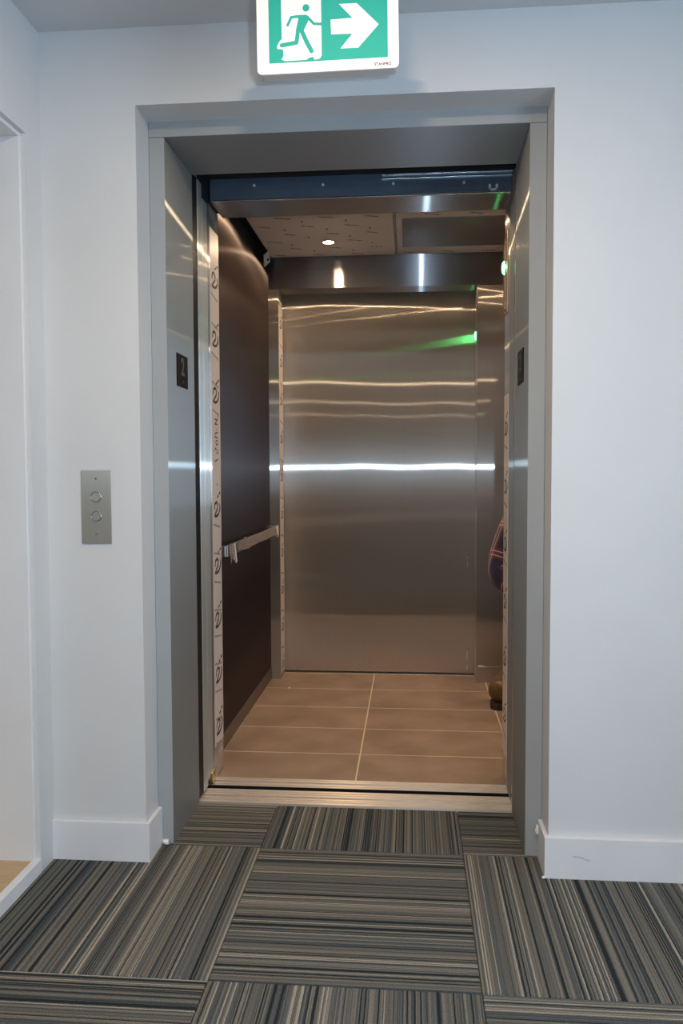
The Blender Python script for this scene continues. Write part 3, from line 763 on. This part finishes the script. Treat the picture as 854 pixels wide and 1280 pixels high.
# shirt with a woven plaid laid along each sleeve
def plaid():
    m, nt, out = mat('plaid_flannel')
    uv = N(nt, 'ShaderNodeUVMap'); uv.uv_map = 'cloth'
    sep = N(nt, 'ShaderNodeSeparateXYZ'); nt.links.new(uv.outputs[0], sep.inputs[0])
    cols = []
    for ax, off in ((0, 0.02), (1, 0.0)):
        a = N(nt, 'ShaderNodeMath', operation='MULTIPLY_ADD'); a.inputs[1].default_value = 1 / .150; a.inputs[2].default_value = off
        nt.links.new(sep.outputs[ax], a.inputs[0])
        f = N(nt, 'ShaderNodeMath', operation='FRACT'); nt.links.new(a.outputs[0], f.inputs[0])
        cr = N(nt, 'ShaderNodeValToRGB'); cr.color_ramp.interpolation = 'CONSTANT'
        navy, red, wh = (.010, .010, .042, 1), (.13, .014, .022, 1), (.60, .50, .53, 1)
        st = [(0, navy), (.42, red), (.52, wh), (.555, red), (.66, wh), (.695, red), (.78, navy)]
        el = cr.color_ramp.elements; el[0].color = st[0][1]; el[0].position = 0; el[1].position = st[1][0]; el[1].color = st[1][1]
        for p_, c_ in st[2:]:
            e = el.new(p_); e.color = c_
        nt.links.new(f.outputs[0], cr.inputs[0]); cols.append(cr)
    mx = N(nt, 'ShaderNodeMix', data_type='RGBA'); mx.inputs[0].default_value = .5
    nt.links.new(cols[0].outputs[0], mx.inputs[6]); nt.links.new(cols[1].outputs[0], mx.inputs[7])
    p = N(nt, 'ShaderNodeBsdfPrincipled'); p.inputs['Roughness'].default_value = .9; p.inputs['Sheen Weight'].default_value = .2
    nt.links.new(mx.outputs[2], p.inputs['Base Color'])
    geo = N(nt, 'ShaderNodeNewGeometry'); nb = N(nt, 'ShaderNodeTexNoise'); nb.inputs['Scale'].default_value = 35; nt.links.new(geo.outputs['Position'], nb.inputs[0])
    b = N(nt, 'ShaderNodeBump'); b.inputs['Strength'].default_value = .5; b.inputs['Distance'].default_value = .01
    nt.links.new(nb.outputs[0], b.inputs['Height']); nt.links.new(b.outputs[0], p.inputs['Normal'])
    nt.links.new(p.outputs[0], out.inputs[0]); return m
V = [(PX, 4.20, .44), SP1, SP2, CH, (PX, 3.972, .975)]; E = [(0, 1), (1, 2), (2, 3), (3, 4)]; Rd = [(.165, .13), (.155, .12), (.165, .12), (.155, .11), (.068, .066)]
bones = [((PX, 4.20, .40), (PX, 3.98, .95))]
for f in (lambda v: v, mir):
    i0 = len(V); mid = tuple((Vector(SHR) + Vector(ELR)) / 2 + Vector((-.006, 0, .01)))
    V += [f(SHR), f(mid), f(ELR), f(tuple((Vector(ELR) + Vector(WRR)) / 2)), f(tuple(Vector(WRR) + (Vector(ELR) - Vector(WRR)) * .08))]
    Rd += [.090, .086, .086, .072, .046]; E += [(3, i0), (i0, i0 + 1), (i0 + 1, i0 + 2), (i0 + 2, i0 + 3), (i0 + 3, i0 + 4)]
    bones += [(f(SHR), f(ELR)), (f(ELR), f(WRR))]
sh = skin('plaid_shirt', V, E, Rd, plaid(), person)
me = sh.data; uvl = me.uv_layers.new(name='cloth')
for pol in me.polygons:
    c = pol.center; best = None
    for (a, b) in bones:
        a = Vector(a); b = Vector(b); d = b - a; tt = max(0, min(1, (c - a).dot(d) / d.length_squared)); dist = (c - a - d * tt).length - (.07 if a.x == PX else 0)
        if best is None or dist < best[0]: best = (dist, a, d)
    _, a, d = best; dn = d.normalized(); ux = dn.cross(Vector((0, 1, 0))).normalized(); uy = dn.cross(ux)
    for li in pol.loop_indices:
        q = me.vertices[me.loops[li].vertex_index].co - a
        uvl.data[li].uv = (q.dot(ux) + .5 * q.dot(uy), q.dot(dn))
V = [PEL, (PX, 4.19, .47)]; E = [(0, 1)]; Rd = [(.155, .125), (.150, .115)]
for f in (lambda v: v, mir):
    i0 = len(V); V += [f(HIR), f(tuple((Vector(HIR) + Vector(KNR)) / 2)), f(KNR), f(tuple(Vector(KNR) + (Vector(ANR) - Vector(KNR)) * .5)), f(tuple(Vector(KNR) + (Vector(ANR) - Vector(KNR)) * .82))]
    Rd += [.105, .090, .070, .062, .058]; E += [(0, i0), (i0, i0 + 1), (i0 + 1, i0 + 2), (i0 + 2, i0 + 3), (i0 + 3, i0 + 4)]
skin('trousers', V, E, Rd, M_jean, person)
for f in (lambda v: v, mir):
    V = [(.545, 4.125, .065), (.495, 4.050, .078), (.448, 3.985, .080), (.414, 3.935, .064), (.545, 4.085, .15), (.565, 4.06, .23)]
    E = [(0, 1), (1, 2), (2, 3), (1, 4), (4, 5)]; Rd = [.054, .064, (.076, .070), (.068, .058), .062, .066]
    b = skin('boot', [f(v) for v in V], E, Rd, M_boot, person, 2, 1)
    # sole: footprint outline
    ax = (Vector((.408, 3.912)) - Vector((.545, 4.13))); L = ax.length; ax.normalize(); nx = Vector((-ax.y, ax.x)); P = []
    for k_ in range(28):
        a = 2 * math.pi * k_ / 28; s_ = .5 - .5 * math.cos(a); wd = (.040 + .012 * math.sin(math.pi * min(1, s_ * 1.1)) + .006 * s_) * math.sin(a)
        P.append(Vector((.545, 4.13)) + ax * (s_ * (L + .03) - .02) + nx * wd * 1.35)
    bm = bmesh.new(); prism(bm, [(p.x, p.y) for p in P], lambda s, t, d: Vector((s if f((0, 0, 0))[0] == 0 else 2 * PX - s, t, d)), .024)
    so = fix(obj('sole', bm, M_sole, b))
